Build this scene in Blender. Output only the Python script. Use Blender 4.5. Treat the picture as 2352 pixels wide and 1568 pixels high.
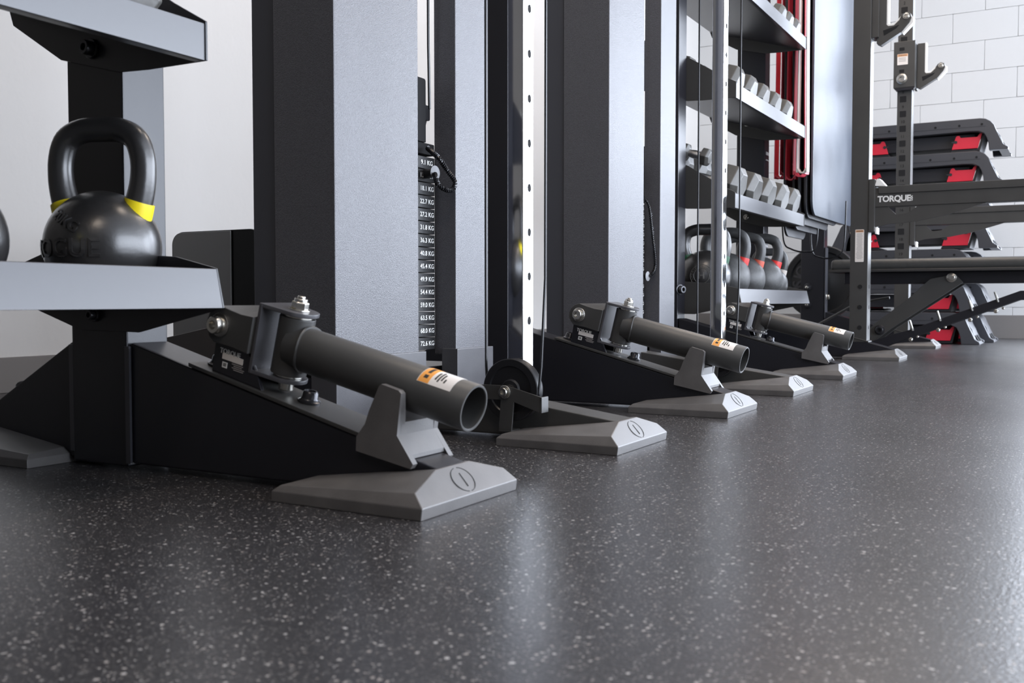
import bpy, bmesh, math, random
from mathutils import Vector, Matrix
random.seed(7)
for o in list(bpy.data.objects): bpy.data.objects.remove(o)
S = bpy.context.scene
COL = S.collection
R = math.radians
PI = math.pi

# ------------------------------------------------------------------ camera
cd = bpy.data.cameras.new('camera'); cam = bpy.data.objects.new('camera', cd); COL.objects.link(cam)
cd.sensor_width = 36.0; cd.lens = 2287.0 / 2352.0 * 36.0
cd.clip_start = 0.02; cd.clip_end = 100
cam.location = (0, 0, 0.26)
cam.rotation_euler = (R(90 - 2.3536), 0, R(29.670))
cd.dof.use_dof = True; cd.dof.focus_distance = 2.35; cd.dof.aperture_fstop = 9.0
S.camera = cam

# ------------------------------------------------------------------ light
S.view_settings.view_transform = 'Standard'; S.view_settings.look = 'None'
S.view_settings.gamma = 1.0; S.view_settings.use_curve_mapping = False
S.view_settings.exposure = 0.0
W = bpy.data.worlds.new('world'); S.world = W; W.use_nodes = True
W.node_tree.nodes['Background'].inputs[0].default_value = (0.75, 0.86, 1.0, 1)
W.node_tree.nodes['Background'].inputs[1].default_value = 1.0

def area(name, loc, rot, sx, sy, radiance, color):
    l = bpy.data.lights.new(name, 'AREA'); l.shape = 'RECTANGLE'; l.size = sx; l.size_y = sy
    l.energy = radiance * math.pi * sx * sy; l.color = color
    o = bpy.data.objects.new(name, l); COL.objects.link(o); o.location = loc; o.rotation_euler = rot
    return o
SKY = (0.80, 0.87, 1.0)
# daylight behind the glazing of the far wall and of the right wall
area('daylight', (2.65, 7.80, 1.48), (R(-90), 0, 0), 5.7, 2.84, 13.0, SKY)
area('daylight', (5.70, 3.45, 1.50), (0, R(90), 0), 2.8, 8.1, 11.0, SKY)
# ceiling lamps; the one behind the camera is an added frontal fill
for lx, ly in ((-0.4, 1.6), (-0.4, 4.0), (-1.0, 5.2), (0.5, -1.2)):
    area('ceiling_lamp', (lx, ly, 3.12), (0, 0, 0), 0.55, 1.15, 14.0, (1.0, 0.84, 0.70))

# ------------------------------------------------------------------ materials
def mat(name, col, rough=0.5, metal=0.0, spec=0.5, bump=None, var=None, coat=0.0, fleck=None):
    m = bpy.data.materials.new(name); m.use_nodes = True
    nt = m.node_tree; b = nt.nodes['Principled BSDF']
    b.inputs['Base Color'].default_value = (*col, 1); b.inputs['Roughness'].default_value = rough
    b.inputs['Metallic'].default_value = metal; b.inputs['Specular IOR Level'].default_value = spec
    b.inputs['Coat Weight'].default_value = coat; b.inputs['Coat Roughness'].default_value = 0.25
    tc = nt.nodes.new('ShaderNodeTexCoord')
    if var:      # (scale, amount): soft mottled wear of the colour and gloss
        n = nt.nodes.new('ShaderNodeTexNoise'); n.inputs['Scale'].default_value = var[0]; n.inputs['Detail'].default_value = 6
        nt.links.new(tc.outputs['Object'], n.inputs['Vector'])
        mx = nt.nodes.new('ShaderNodeMix'); mx.data_type = 'RGBA'
        lo = [c * (1 - var[1]) for c in col]; hi = [min(1, c * (1 + var[1])) for c in col]
        mx.inputs[6].default_value = (*lo, 1); mx.inputs[7].default_value = (*hi, 1)
        nt.links.new(n.outputs['Fac'], mx.inputs[0]); nt.links.new(mx.outputs[2], b.inputs['Base Color'])
        mr = nt.nodes.new('ShaderNodeMapRange'); mr.inputs['To Min'].default_value = rough * 0.8; mr.inputs['To Max'].default_value = min(1, rough * 1.2)
        nt.links.new(n.outputs['Fac'], mr.inputs['Value']); nt.links.new(mr.outputs[0], b.inputs['Roughness'])
    if bump:     # (scale, strength, distance)
        n = nt.nodes.new('ShaderNodeTexNoise'); n.inputs['Scale'].default_value = bump[0]; n.inputs['Detail'].default_value = 2
        nt.links.new(tc.outputs['Object'], n.inputs['Vector'])
        bp = nt.nodes.new('ShaderNodeBump'); bp.inputs['Strength'].default_value = bump[1]; bp.inputs['Distance'].default_value = bump[2]
        nt.links.new(n.outputs['Fac'], bp.inputs['Height']); nt.links.new(bp.outputs[0], b.inputs['Normal'])
    return m

M = {}
M['frame'] = mat('black_powder_coat', (0.013, 0.013, 0.017), 0.32, bump=(900, 0.2, 0.0004))
M['tray'] = mat('tray_powder_coat', (0.030, 0.030, 0.037), 0.38, spec=0.9, bump=(1200, 0.15, 0.0004))
M['panel'] = mat('textured_grey_panel', (0.085, 0.085, 0.095), 0.36, spec=0.7, bump=(620, 0.9, 0.0010), var=(620, 0.8))
M['panel_smooth'] = mat('smooth_dark_panel', (0.062, 0.064, 0.076), 0.42, bump=(800, 0.2, 0.0005))
M['plate'] = mat('grey_plate_coat', (0.075, 0.074, 0.080), 0.34, bump=(700, 0.3, 0.0006), var=(40, 0.1))
M['land'] = mat('dark_grey_coat', (0.050, 0.049, 0.047), 0.42, bump=(1100, 0.25, 0.0005), var=(12, 0.12))
M['chrome'] = mat('chrome', (0.90, 0.91, 0.93), 0.07, 1.0, var=(14, 0.04))
M['zinc'] = mat('zinc_plated_steel', (0.62, 0.60, 0.55), 0.27, 1.0)
M['blackbolt'] = mat('black_oxide_steel', (0.05, 0.05, 0.055), 0.25, 0.6)
M['pad'] = mat('grey_rubber_foot', (0.118, 0.112, 0.109), 0.43, bump=(500, 0.2, 0.0006), var=(22, 0.35))
M['padmark'] = mat('recessed_line', (0.02, 0.02, 0.02), 0.7)
M['hole'] = mat('dark_opening', (0.006, 0.006, 0.007), 0.9)
M['cast'] = mat('cast_iron_paint', (0.020, 0.019, 0.019), 0.34, bump=(120, 0.3, 0.0012), var=(18, 0.2), coat=0.6)
M['castfar'] = mat('worn_cast_iron_paint', (0.050, 0.050, 0.050), 0.42, bump=(90, 0.35, 0.0012), var=(60, 0.5))
M['yellow'] = mat('yellow_paint', (0.85, 0.68, 0.01), 0.4)
M['green'] = mat('green_paint', (0.01, 0.09, 0.04), 0.4)
M['red'] = mat('red_paint', (0.72, 0.035, 0.03), 0.4)
M['orange'] = mat('orange_red_paint', (0.55, 0.09, 0.05), 0.45)
M['cream'] = mat('cream_paint', (0.55, 0.50, 0.45), 0.5)
M['hex'] = mat('worn_hex_casting', (0.090, 0.087, 0.080), 0.38, bump=(60, 0.4, 0.0015), var=(35, 0.35))
M['grip'] = mat('knurled_grip', (0.60, 0.60, 0.60), 0.28, 1.0, bump=(900, 0.8, 0.001))
M['rubber'] = mat('black_rubber', (0.018, 0.018, 0.019), 0.45)
M['matte'] = mat('matte_black_plastic', (0.012, 0.012, 0.013), 0.75, spec=0.2)
M['wheel'] = mat('black_nylon', (0.016, 0.016, 0.018), 0.33)
M['cable'] = mat('coated_cable', (0.012, 0.012, 0.014), 0.22)
M['white'] = mat('white_print', (0.80, 0.80, 0.78), 0.5)
M['sticker'] = mat('sticker_paper', (0.78, 0.74, 0.70), 0.35)
M['amber'] = mat('amber_sticker', (0.85, 0.36, 0.07), 0.4)
M['peach'] = mat('faded_orange_print', (0.72, 0.40, 0.22), 0.5)
M['ink'] = mat('black_ink', (0.02, 0.02, 0.02), 0.6)
M['greyink'] = mat('grey_ink', (0.35, 0.33, 0.32), 0.6)
M['deck'] = mat('dark_grey_plastic', (0.052, 0.053, 0.060), 0.38, bump=(260, 0.3, 0.0008))
M['deckdark'] = mat('black_plastic', (0.020, 0.020, 0.024), 0.5)
M['deckred'] = mat('crimson_plastic', (0.62, 0.020, 0.045), 0.45)
M['vinyl'] = mat('black_vinyl', (0.050, 0.050, 0.048), 0.42, bump=(35, 0.35, 0.004))
M['band'] = mat('red_latex', (0.95, 0.10, 0.15), 0.35)
M['bandgrey'] = mat('pale_grey_latex', (0.62, 0.58, 0.54), 0.4)
M['mat'] = mat('slate_foam_mat', (0.070, 0.082, 0.105), 0.33, bump=(160, 0.35, 0.0015), var=(5, 0.2))
M['matdark'] = mat('black_foam_mat', (0.022, 0.022, 0.026), 0.38, bump=(160, 0.3, 0.0015))
M['bin'] = mat('satin_grey_shell', (0.11, 0.108, 0.104), 0.40)
M['gloss'] = mat('black_gloss', (0.002, 0.002, 0.002), 0.25, spec=0.1)
M['ramp'] = mat('brown_grey_rubber', (0.085, 0.074, 0.070), 0.6, var=(20, 0.15))
M['wall'] = mat('white_wall_paint', (0.68, 0.665, 0.645), 0.55, bump=(28, 0.25, 0.004))
M['block'] = mat('painted_block', (0.62, 0.62, 0.615), 0.6, bump=(150, 0.35, 0.0015))
M['mortar'] = mat('painted_mortar', (0.62, 0.62, 0.615), 0.7)
M['base'] = mat('grey_baseboard', (0.20, 0.185, 0.175), 0.6, bump=(60, 0.2, 0.001))
M['ceil'] = mat('ceiling_paint', (0.72, 0.71, 0.70), 0.8)
M['alu'] = mat('window_frame_metal', (0.10, 0.10, 0.11), 0.4, 0.5)
M['roomdark'] = mat('unseen_dark_wall', (0.12, 0.11, 0.10), 0.8)  # tone for walls out of view, kept dark to dim what the rig reflects

# rubber floor with pale flecks
m = bpy.data.materials.new('speckled_rubber_floor'); m.use_nodes = True; nt = m.node_tree; N = nt.nodes; L = nt.links
b = N['Principled BSDF']; tc = N.new('ShaderNodeTexCoord')
def math_n(op, a, c, clamp=False):
    x = N.new('ShaderNodeMath'); x.operation = op; x.use_clamp = clamp
    for i, v in enumerate((a, c)):
        if v is None: continue
        if isinstance(v, (int, float)): x.inputs[i].default_value = v
        else: L.new(v, x.inputs[i])
    return x.outputs[0]
warp = N.new('ShaderNodeTexNoise'); warp.inputs['Scale'].default_value = 170; L.new(tc.outputs['Object'], warp.inputs['Vector'])
vadd = N.new('ShaderNodeVectorMath'); vadd.operation = 'MULTIPLY_ADD'; L.new(warp.outputs['Color'], vadd.inputs[0])
vadd.inputs[1].default_value = (0.006,) * 3; L.new(tc.outputs['Object'], vadd.inputs[2])
col_in = None
base = N.new('ShaderNodeTexNoise'); base.inputs['Scale'].default_value = 3.0; base.inputs['Detail'].default_value = 5; L.new(tc.outputs['Object'], base.inputs['Vector'])
mx0 = N.new('ShaderNodeMix'); mx0.data_type = 'RGBA'; mx0.inputs[6].default_value = (0.019, 0.0185, 0.020, 1); mx0.inputs[7].default_value = (0.034, 0.033, 0.036, 1)
L.new(base.outputs['Fac'], mx0.inputs[0]); cur = mx0.outputs[2]
for sc, thr, rnd, gain in ((125, 0.26, 0.62, 1.0), (260, 0.30, 0.55, 0.6), (520, 0.33, 0.5, 0.35)):
    v = N.new('ShaderNodeTexVoronoi'); v.voronoi_dimensions = '2D'; v.inputs['Scale'].default_value = sc; L.new(vadd.outputs[0], v.inputs['Vector'])
    sep = N.new('ShaderNodeSeparateColor'); L.new(v.outputs['Color'], sep.inputs[0])
    size = math_n('MULTIPLY', sep.outputs[1], thr)
    ins = math_n('MULTIPLY', math_n('SUBTRACT', size, v.outputs['Distance']), 14.0, True)
    sel = math_n('GREATER_THAN', sep.outputs[0], rnd)
    fac = math_n('MULTIPLY', math_n('MULTIPLY', ins, sel), gain)
    fc = N.new('ShaderNodeMix'); fc.data_type = 'RGBA'; fc.inputs[6].default_value = (0.30, 0.27, 0.25, 1); fc.inputs[7].default_value = (0.50, 0.49, 0.48, 1)
    L.new(sep.outputs[2], fc.inputs[0])
    mm = N.new('ShaderNodeMix'); mm.data_type = 'RGBA'; L.new(fac, mm.inputs[0]); L.new(cur, mm.inputs[6]); L.new(fc.outputs[2], mm.inputs[7]); cur = mm.outputs[2]
L.new(cur, b.inputs['Base Color'])
n2 = N.new('ShaderNodeTexNoise'); n2.inputs['Scale'].default_value = 2.2; n2.inputs['Detail'].default_value = 6; L.new(tc.outputs['Object'], n2.inputs['Vector'])
mr = N.new('ShaderNodeMapRange'); mr.inputs['To Min'].default_value = 0.24; mr.inputs['To Max'].default_value = 0.36; L.new(n2.outputs['Fac'], mr.inputs['Value']); L.new(mr.outputs[0], b.inputs['Roughness'])
n3 = N.new('ShaderNodeTexNoise'); n3.inputs['Scale'].default_value = 260; n3.inputs['Detail'].default_value = 3; L.new(tc.outputs['Object'], n3.inputs['Vector'])
bp = N.new('ShaderNodeBump'); bp.inputs['Strength'].default_value = 0.3; bp.inputs['Distance'].default_value = 0.0012; L.new(n3.outputs['Fac'], bp.inputs['Height']); L.new(bp.outputs[0], b.inputs['Normal'])
b.inputs['Specular IOR Level'].default_value = 0.5
M['floor'] = m

# ------------------------------------------------------------------ helpers
OFF = Vector((0, 0, 0))
def thing(name, label, cat, loc, group=None, rot=(0, 0, 0)):
    """Empty at the thing's base; the parts built after it are placed in world coordinates."""
    global OFF
    o = bpy.data.objects.new(name, None); COL.objects.link(o); o.empty_display_size = 0.05
    o.location = loc; o.rotation_euler = rot; OFF = Vector(loc)
    o['label'] = label; o['category'] = cat
    if group: o['group'] = group
    return o

class G:
    def __init__(s): s.b = bmesh.new()
    def _f(s, vs):
        try: return s.b.faces.new(vs)
        except ValueError: return None
    def hull8(s, p):
        v = [s.b.verts.new(q) for q in p]
        for f in ((0, 3, 2, 1), (4, 5, 6, 7), (0, 1, 5, 4), (1, 2, 6, 5), (2, 3, 7, 6), (3, 0, 4, 7)): s._f([v[i] for i in f])
        return s
    def box(s, x0, x1, y0, y1, z0, z1):
        return s.hull8([(x0, y0, z0), (x1, y0, z0), (x1, y1, z0), (x0, y1, z0), (x0, y0, z1), (x1, y0, z1), (x1, y1, z1), (x0, y1, z1)])
    def prism(s, poly, a, c, axis='y', poly2=None):
        def P(u, v, w):
            return {'y': (u, w, v), 'x': (w, u, v), 'z': (u, v, w)}[axis]
        A = [s.b.verts.new(P(u, v, a)) for u, v in poly]; B = [s.b.verts.new(P(u, v, c)) for u, v in (poly2 or poly)]
        n = len(A); s._f(A); s._f(B[::-1])
        for i in range(n): s._f([A[i], A[(i + 1) % n], B[(i + 1) % n], B[i]])
        return s
    def lathe(s, prof, c, d=(0, 0, 1), seg=24, hexed=False):
        """prof = [(radius, height along d)]; closed ends where radius is 0 or at the ends."""
        d = Vector(d).normalized(); a = d.orthogonal().normalized(); e = d.cross(a); c = Vector(c)
        if hexed: seg = 6
        rings = []
        for r, h in prof:
            if r <= 1e-6: rings.append([s.b.verts.new(c + d * h)])
            else: rings.append([s.b.verts.new(c + d * h + (a * math.cos(2 * PI * i / seg) + e * math.sin(2 * PI * i / seg)) * r) for i in range(seg)])
        for q, w in zip(rings, rings[1:]):
            if len(q) == 1 and len(w) == 1: continue
            for i in range(seg):
                j = (i + 1) % seg
                if len(q) == 1: s._f([q[0], w[j], w[i]])
                elif len(w) == 1: s._f([q[i], q[j], w[0]])
                else: s._f([q[i], q[j], w[j], w[i]])
        if len(rings[0]) > 1: s._f(rings[0][::-1])
        if len(rings[-1]) > 1: s._f(rings[-1])
        return s
    def ringlathe(s, prof, c, d, seg=48):
        """closed profile loop turned about d"""
        d = Vector(d).normalized(); a = d.orthogonal().normalized(); e = d.cross(a); c = Vector(c)
        rings = [[s.b.verts.new(c + d * h + (a * math.cos(2 * PI * i / seg) + e * math.sin(2 * PI * i / seg)) * r) for i in range(seg)] for r, h in prof]
        n = len(rings)
        for k in range(n):
            q, w = rings[k], rings[(k + 1) % n]
            for i in range(seg): s._f([q[i], q[(i + 1) % seg], w[(i + 1) % seg], w[i]])
        return s
    def tube(s, pts, r, seg=10, closed=False, rads=None):
        pts = [Vector(p) for p in pts]; n = len(pts); rings = []
        t0 = (pts[1] - pts[0]).normalized(); up = t0.orthogonal().normalized()
        for i, p in enumerate(pts):
            if closed: t = (pts[(i + 1) % n] - pts[i - 1]).normalized()
            else: t = (pts[min(i + 1, n - 1)] - pts[max(i - 1, 0)]).normalized()
            up = (up - t * up.dot(t)).normalized(); e = t.cross(up); rr = rads[i] if rads else r
            rings.append([s.b.verts.new(p + (up * math.cos(2 * PI * k / seg) + e * math.sin(2 * PI * k / seg)) * rr) for k in range(seg)])
        for i in range(n if closed else n - 1):
            q, w = rings[i], rings[(i + 1) % n]
            for k in range(seg): s._f([q[k], q[(k + 1) % seg], w[(k + 1) % seg], w[k]])
        if not closed: s._f(rings[0][::-1]); s._f(rings[-1])
        return s
    def ribbon(s, pts, wdir, w, t, closed=False):
        """flat strap: path pts, width w along wdir, thickness t"""
        pts = [Vector(p) for p in pts]; n = len(pts); wd = Vector(wdir).normalized(); rings = []
        for i, p in enumerate(pts):
            if closed: tg = (pts[(i + 1) % n] - pts[i - 1]).normalized()
            else: tg = (pts[min(i + 1, n - 1)] - pts[max(i - 1, 0)]).normalized()
            nn = tg.cross(wd).normalized()
            rings.append([s.b.verts.new(p + wd * a * w / 2 + nn * c * t / 2) for a, c in ((-1, -1), (1, -1), (1, 1), (-1, 1))])
        for i in range(n if closed else n - 1):
            q, x = rings[i], rings[(i + 1) % n]
            for k in range(4): s._f([q[k], q[(k + 1) % 4], x[(k + 1) % 4], x[k]])
        if not closed: s._f(rings[0][::-1]); s._f(rings[-1])
        return s
    def obj(s, name, mt, parent=None, bevel=0.0, smooth=True, label=None, world=False, seg=2):
        bm = s.b
        bmesh.ops.remove_doubles(bm, verts=bm.verts, dist=1e-6)
        bmesh.ops.recalc_face_normals(bm, faces=bm.faces)
        if bevel:
            es = [e for e in bm.edges if len(e.link_faces) == 2 and e.calc_face_angle(0) > R(28)]
            bmesh.ops.bevel(bm, geom=es, offset=bevel, segments=seg, profile=0.5, affect='EDGES', clamp_overlap=True)
        me = bpy.data.meshes.new(name); bm.to_mesh(me); bm.free()
        if not world: me.transform(Matrix.Translation(-OFF))
        me.materials.append(M[mt])
        if smooth:
            me.polygons.foreach_set('use_smooth', [True] * len(me.polygons)); me.set_sharp_from_angle(angle=R(38))
        o = bpy.data.objects.new(name, me); COL.objects.link(o)
        if parent is not None: o.parent = parent
        if bevel: o.modifiers.new('normals', 'WEIGHTED_NORMAL').keep_sharp = True
        if label: o['label'] = label
        return o

def single(o, label, cat, group=None):
    o['label'] = label; o['category'] = cat
    if group: o['group'] = group
    return o
def struct(o): o['kind'] = 'structure'; return o
def dup(root, dloc=(0, 0, 0), label=None, group=None, rot=None):
    kids = {}
    for o in bpy.data.objects:
        if o.parent: kids.setdefault(o.parent.name, []).append(o)
    def cp(o, par):
        c = o.copy(); COL.objects.link(c); c.parent = par
        for ch in kids.get(o.name, []): cp(ch, c)
        return c
    c = cp(root, None); c.location = Vector(root.location) + Vector(dloc)
    if rot: c.rotation_euler = rot
    if label: c['label'] = label
    if group: c['group'] = group
    return c
def text_mesh(s, size, depth=0.0004, spacing=1.0, bold=0.0):
    cu = bpy.data.curves.new('lettering', 'FONT'); cu.body = s; cu.size = size; cu.extrude = depth
    cu.align_x = 'CENTER'; cu.align_y = 'CENTER'; cu.space_character = spacing; cu.offset = bold
    cu.resolution_u = 3
    o = bpy.data.objects.new('lettering', cu); COL.objects.link(o)
    bpy.context.view_layer.update()
    me = bpy.data.meshes.new_from_object(o.evaluated_get(bpy.context.evaluated_depsgraph_get()))
    bpy.data.objects.remove(o); bpy.data.curves.remove(cu)
    return me
def text(s, size, loc, right, up, mt, parent, depth=0.0004, sx=1.0, spacing=1.0, bold=0.0, name='lettering'):
    """lettering lying in the plane (right, up) at world loc"""
    me = text_mesh(s, size, depth, spacing, bold)
    r = Vector(right).normalized(); u = Vector(up).normalized(); n = r.cross(u)
    mtx = Matrix(((r.x * sx, u.x, n.x, loc[0]), (r.y * sx, u.y, n.y, loc[1]), (r.z * sx, u.z, n.z, loc[2]), (0, 0, 0, 1)))
    me.transform(Matrix.Translation(-OFF) @ mtx)
    me.materials.clear(); me.materials.append(M[mt])
    o = bpy.data.objects.new(name, me); COL.objects.link(o); o.parent = parent
    return o
def catmull(P, k=6, closed=False):
    P = [Vector(p) for p in P]; n = len(P); out = []
    rng = range(n) if closed else range(n - 1)
    for i in rng:
        if closed: a, b2, c, d = P[i - 1], P[i], P[(i + 1) % n], P[(i + 2) % n]
        else: a, b2, c, d = P[max(i - 1, 0)], P[i], P[i + 1], P[min(i + 2, n - 1)]
        for j in range(k):
            t = j / k
            out.append(0.5 * ((2 * b2) + (c - a) * t + (2 * a - 5 * b2 + 4 * c - d) * t * t + (3 * b2 - a - 3 * c + d) * t ** 3))
    if not closed: out.append(P[-1])
    return out
def rrect(x0, x1, z0, z1, r, k=5, corners=(1, 1, 1, 1)):
    """rounded rectangle outline; corners = bl, br, tr, tl"""
    out = []
    for (cx, cz, a0), on in zip(((x0 + r, z0 + r, 180), (x1 - r, z0 + r, 270), (x1 - r, z1 - r, 0), (x0 + r, z1 - r, 90)), corners):
        if on: out += [(cx + r * math.cos(R(a0 + 90 * i / k)), cz + r * math.sin(R(a0 + 90 * i / k))) for i in range(k + 1)]
        else: out.append((x0 if a0 in (180, 90) else x1, z0 if a0 in (180, 270) else z1))
    return out
def bolt(parent, c, d, r=0.012, h=0.010, mt='zinc', washer=True, name='bolt'):
    """socket-head bolt: washer, round head and a dark hex socket; d points out of the surface"""
    g = G(); z = 0
    if washer: g.lathe([(r * 1.38, 0), (r * 1.38, 0.0025), (r * 1.30, 0.0032)], c, d, 20); z = 0.003
    g.lathe([(r * .98, z), (r, z + .001), (r, z + h * .85), (r * .9, z + h), (r * .52, z + h), (r * .50, z + h * .45), (0, z + h * .45)], c, d, 20)
    return g.obj(name, mt, parent)

# ------------------------------------------------------------------ room
XL, XR, YF, YB, ZC = -2.63, 5.5, 7.6, -4.0, 3.2
o = struct(G().box(XL - .1, XR + .1, YB - .1, YF + .1, -0.05, 0).obj('floor', 'floor', smooth=False, world=True))
o = struct(G().box(XL - .1, XR + .1, YB - .1, YF + .1, ZC, ZC + .05).obj('ceiling', 'ceil', smooth=False, world=True))
struct(G().box(XL - .1, XL, 1.1, YF, 0, ZC).obj('wall_left', 'wall', smooth=False, world=True))
struct(G().box(XL - .1, XL, YB, 1.1, 0, ZC).obj('wall_left', 'roomdark', smooth=False, world=True))  # unseen stretch, made dark so the rig's camera-side faces stay near black
struct(G().box(XL, XR, YB - .1, YB, 0, ZC).obj('wall_back', 'roomdark', smooth=False, world=True))
struct(G().box(XL, XL + .012, YB, YF, 0, 0.10).obj('baseboard_left', 'base', world=True, bevel=.002))
# right wall around a long window
wr = G().box(XR, XR + .1, YB, -0.6, 0, ZC).box(XR, XR + .1, 7.5, YF + .1, 0, ZC).box(XR, XR + .1, -0.6, 7.5, 0, .05).box(XR, XR + .1, -0.6, 7.5, 2.9, ZC)
struct(wr.obj('wall_right', 'roomdark', smooth=False, world=True))
g = G()
for yy in (-0.6, 1.4, 3.4, 5.4, 7.44): g.box(XR + .02, XR + .08, yy, yy + .06, .05, 2.9)
g.box(XR + .02, XR + .08, -0.6, 7.5, .05, .09).box(XR + .02, XR + .08, -0.6, 7.5, 2.86, 2.9)
struct(g.obj('window_1', 'alu', smooth=False, world=True))
# far wall: painted blocks on a backing, then a glazed front
XG = -0.20
wf = G().box(XL, XG, YF + .004, YF + .1, 0, ZC).box(XG, 5.42, YF, YF + .1, 2.9, ZC).box(XG, 5.42, YF, YF + .1, 0, .05).box(5.42, XR, YF, YF + .1, 0, ZC)
wallf = struct(wf.obj('wall_far', 'mortar', smooth=False, world=True))
g = G()
for xx in (XG, 1.16, 2.52, 3.88, 5.36): g.box(xx, xx + .06, YF + .02, YF + .08, .05, 2.9)
g.box(XG, 5.42, YF + .02, YF + .08, .05, .09).box(XG, 5.42, YF + .02, YF + .08, 2.84, 2.9)
struct(g.obj('window_2', 'alu', smooth=False, world=True))
blk = {}
def block_mesh(w, h):
    k = (round(w, 3), round(h, 3))
    if k not in blk:
        o = G().box(0, w - .002, -.0, .012, 0, h - .002).obj('block', 'block', world=True, bevel=.0015, seg=1)
        blk[k] = o.data; bpy.data.objects.remove(o)
    return blk[k]
BH = 0.203; row = 0; z = 0.012
while z < 3.1:
    x = XL + (0 if row % 2 else -0.203); row += 1
    h = min(BH, ZC - z)
    while x < XG - .01:
        x0 = max(x, XL); x1 = min(x + 0.406, XG)
        if x1 - x0 > .02:
            c = bpy.data.objects.new('block', block_mesh(x1 - x0, h)); COL.objects.link(c)
            c.location = (x0, YF - .008, z); c.parent = wallf
        x += 0.406
    z += BH
struct(G().box(XL + .012, XG, YF - .022, YF - .0085, 0, .16).obj('baseboard_far', 'base', world=True, bevel=.002))

# ceiling lamps as fittings, the last one for the added fill
for i, (lx, ly) in enumerate(((-0.4, 1.6), (-0.4, 4.0), (-1.0, 5.2), (0.5, -1.2))):
    t = thing('ceiling_light', 'flat white ceiling panel light, %s' % ('over the near leg', 'over the far storage rack', 'over the bench', 'added as fill behind the camera')[i], 'light', (lx, ly, 3.2), 'panel lights on the ceiling')
    G().box(lx - .32, lx + .32, ly - .62, ly + .62, 3.13, 3.20).box(lx - .28, lx + .28, ly - .58, ly + .58, 3.135, 3.14).obj('housing', 'alu', t, bevel=.003)

# ------------------------------------------------------------------ rig pieces
def leg_z(X): return 0.197 - 0.263 * (X + 1.265)
def foot_pad(par, yc, X1=-0.668, name='foot_pad', back=False):
    """wedge-shaped rubber foot; its tip points to +X (or to -X for the wall side)"""
    s = -1 if back else 1
    def q(x, y, z): return (X1 + s * (x + 0.668), yc + y, z)
    g = G(); bm = g.b
    V = lambda *a: bm.verts.new(q(*a))
    b0, b1, b2, b3 = V(-.905, -.112, 0), V(-.668, -.114, 0), V(-.668, .114, 0), V(-.905, .112, 0)
    m0, m1, m2, m3 = V(-.905, -.112, .014), V(-.666, -.114, .015), V(-.666, .114, .015), V(-.905, .112, .014)
    t0, t1, t2, t3 = V(-.897, -.103, .021), V(-.683, -.105, .031), V(-.683, .105, .031), V(-.897, .103, .021)
    r0, r1, r2, r3 = V(-.890, -.040, .024), V(-.697, -.040, .0485), V(-.697, .040, .0485), V(-.890, .040, .024)
    for f in ((b3, b2, b1, b0), (b0, b1, m1, m0), (b2, b3, m3, m2), (b1, b2, m2, m1), (b3, b0, m0, m3),
              (m0, m1, t1, t0), (m2, m3, t3, t2), (t0, t1, r1, r0), (t3, r3, r2, t2), (r0, r1, r2, r3), (m3, m0, t0, r0, r3, t3),
              (m1, m2, t2, r2, r1, t1)): g._f(list(f))
    o = g.obj(name, 'pad', par, bevel=.0014)
    # bolt hole
    G().lathe([(.0075, 0), (.0075, .0012), (0, .0012)], q(-.80, -.070, .0255), (-.12, -.10, 1), 16).obj('bolt_hole', 'hole', o)
    if not back:
        # circle-and-bar mark on the sloping front face
        P = Vector(q(-.683, -.0, .0302)); up = Vector((-.031, 0, .0335)).normalized(); ri = Vector((0, 1, 0)); nn = ri.cross(up)
        if nn.x < 0: nn = -nn
        P = P + nn * .0016
        g = G()
        for a0, a1 in ((100, 260), (-88, 82)):
            g.ribbon([P + ri * .0215 * math.cos(R(a0 + (a1 - a0) * i / 16)) + up * .0185 * math.sin(R(a0 + (a1 - a0) * i / 16)) for i in range(17)], nn, .0012, .0011)
        g.ribbon([P + up * .010 + ri * .001, P - up * .011 + ri * .001], nn, .0012, .0011)
        g.obj('moulded_mark', 'padmark', o, smooth=False)
    return o

def bolt_cap(par, x, y, z, nrm=(.254, 0, .967)):
    o = G().lathe([(.0165, 0), (.0165, .003), (.0135, .0045), (.0118, .007), (.0112, .014), (.009, .0165), (.0072, .0165), (.0062, .012), (0, .012)], (x, y, z), nrm, 20).obj('cap_nut', 'blackbolt', par)
    return o

def front_leg(par, yc, w=.036):
    z0 = .009
    G().prism([(-1.262, z0), (-1.262, leg_z(-1.262)), (-.694, leg_z(-.694)), (-.694, .030), (-.78, z0)], yc - w, yc + w).obj('front_leg', 'frame', par, bevel=.004)
def rear_leg(par, yc, w=.036, end=-1.66):
    G().prism([(-1.398, .009), (-1.398, .196), (end, .196 - .53 * (-1.398 - end)), (end - .02, .030), (end + .02, .009)], yc - w, yc + w).obj('rear_leg', 'frame', par, bevel=.004)
    bolt_cap(par, -1.415, yc + .0, .188, (-.47, 0, .88)); bolt_cap(par, -1.575, yc, .104, (-.47, 0, .88))
def post(par, yc, ztop=2.3, w=.040, name='post'):
    return G().box(-1.395, -1.265, yc - w, yc + w, .004, ztop).obj(name, 'frame', par, bevel=.004)

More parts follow.
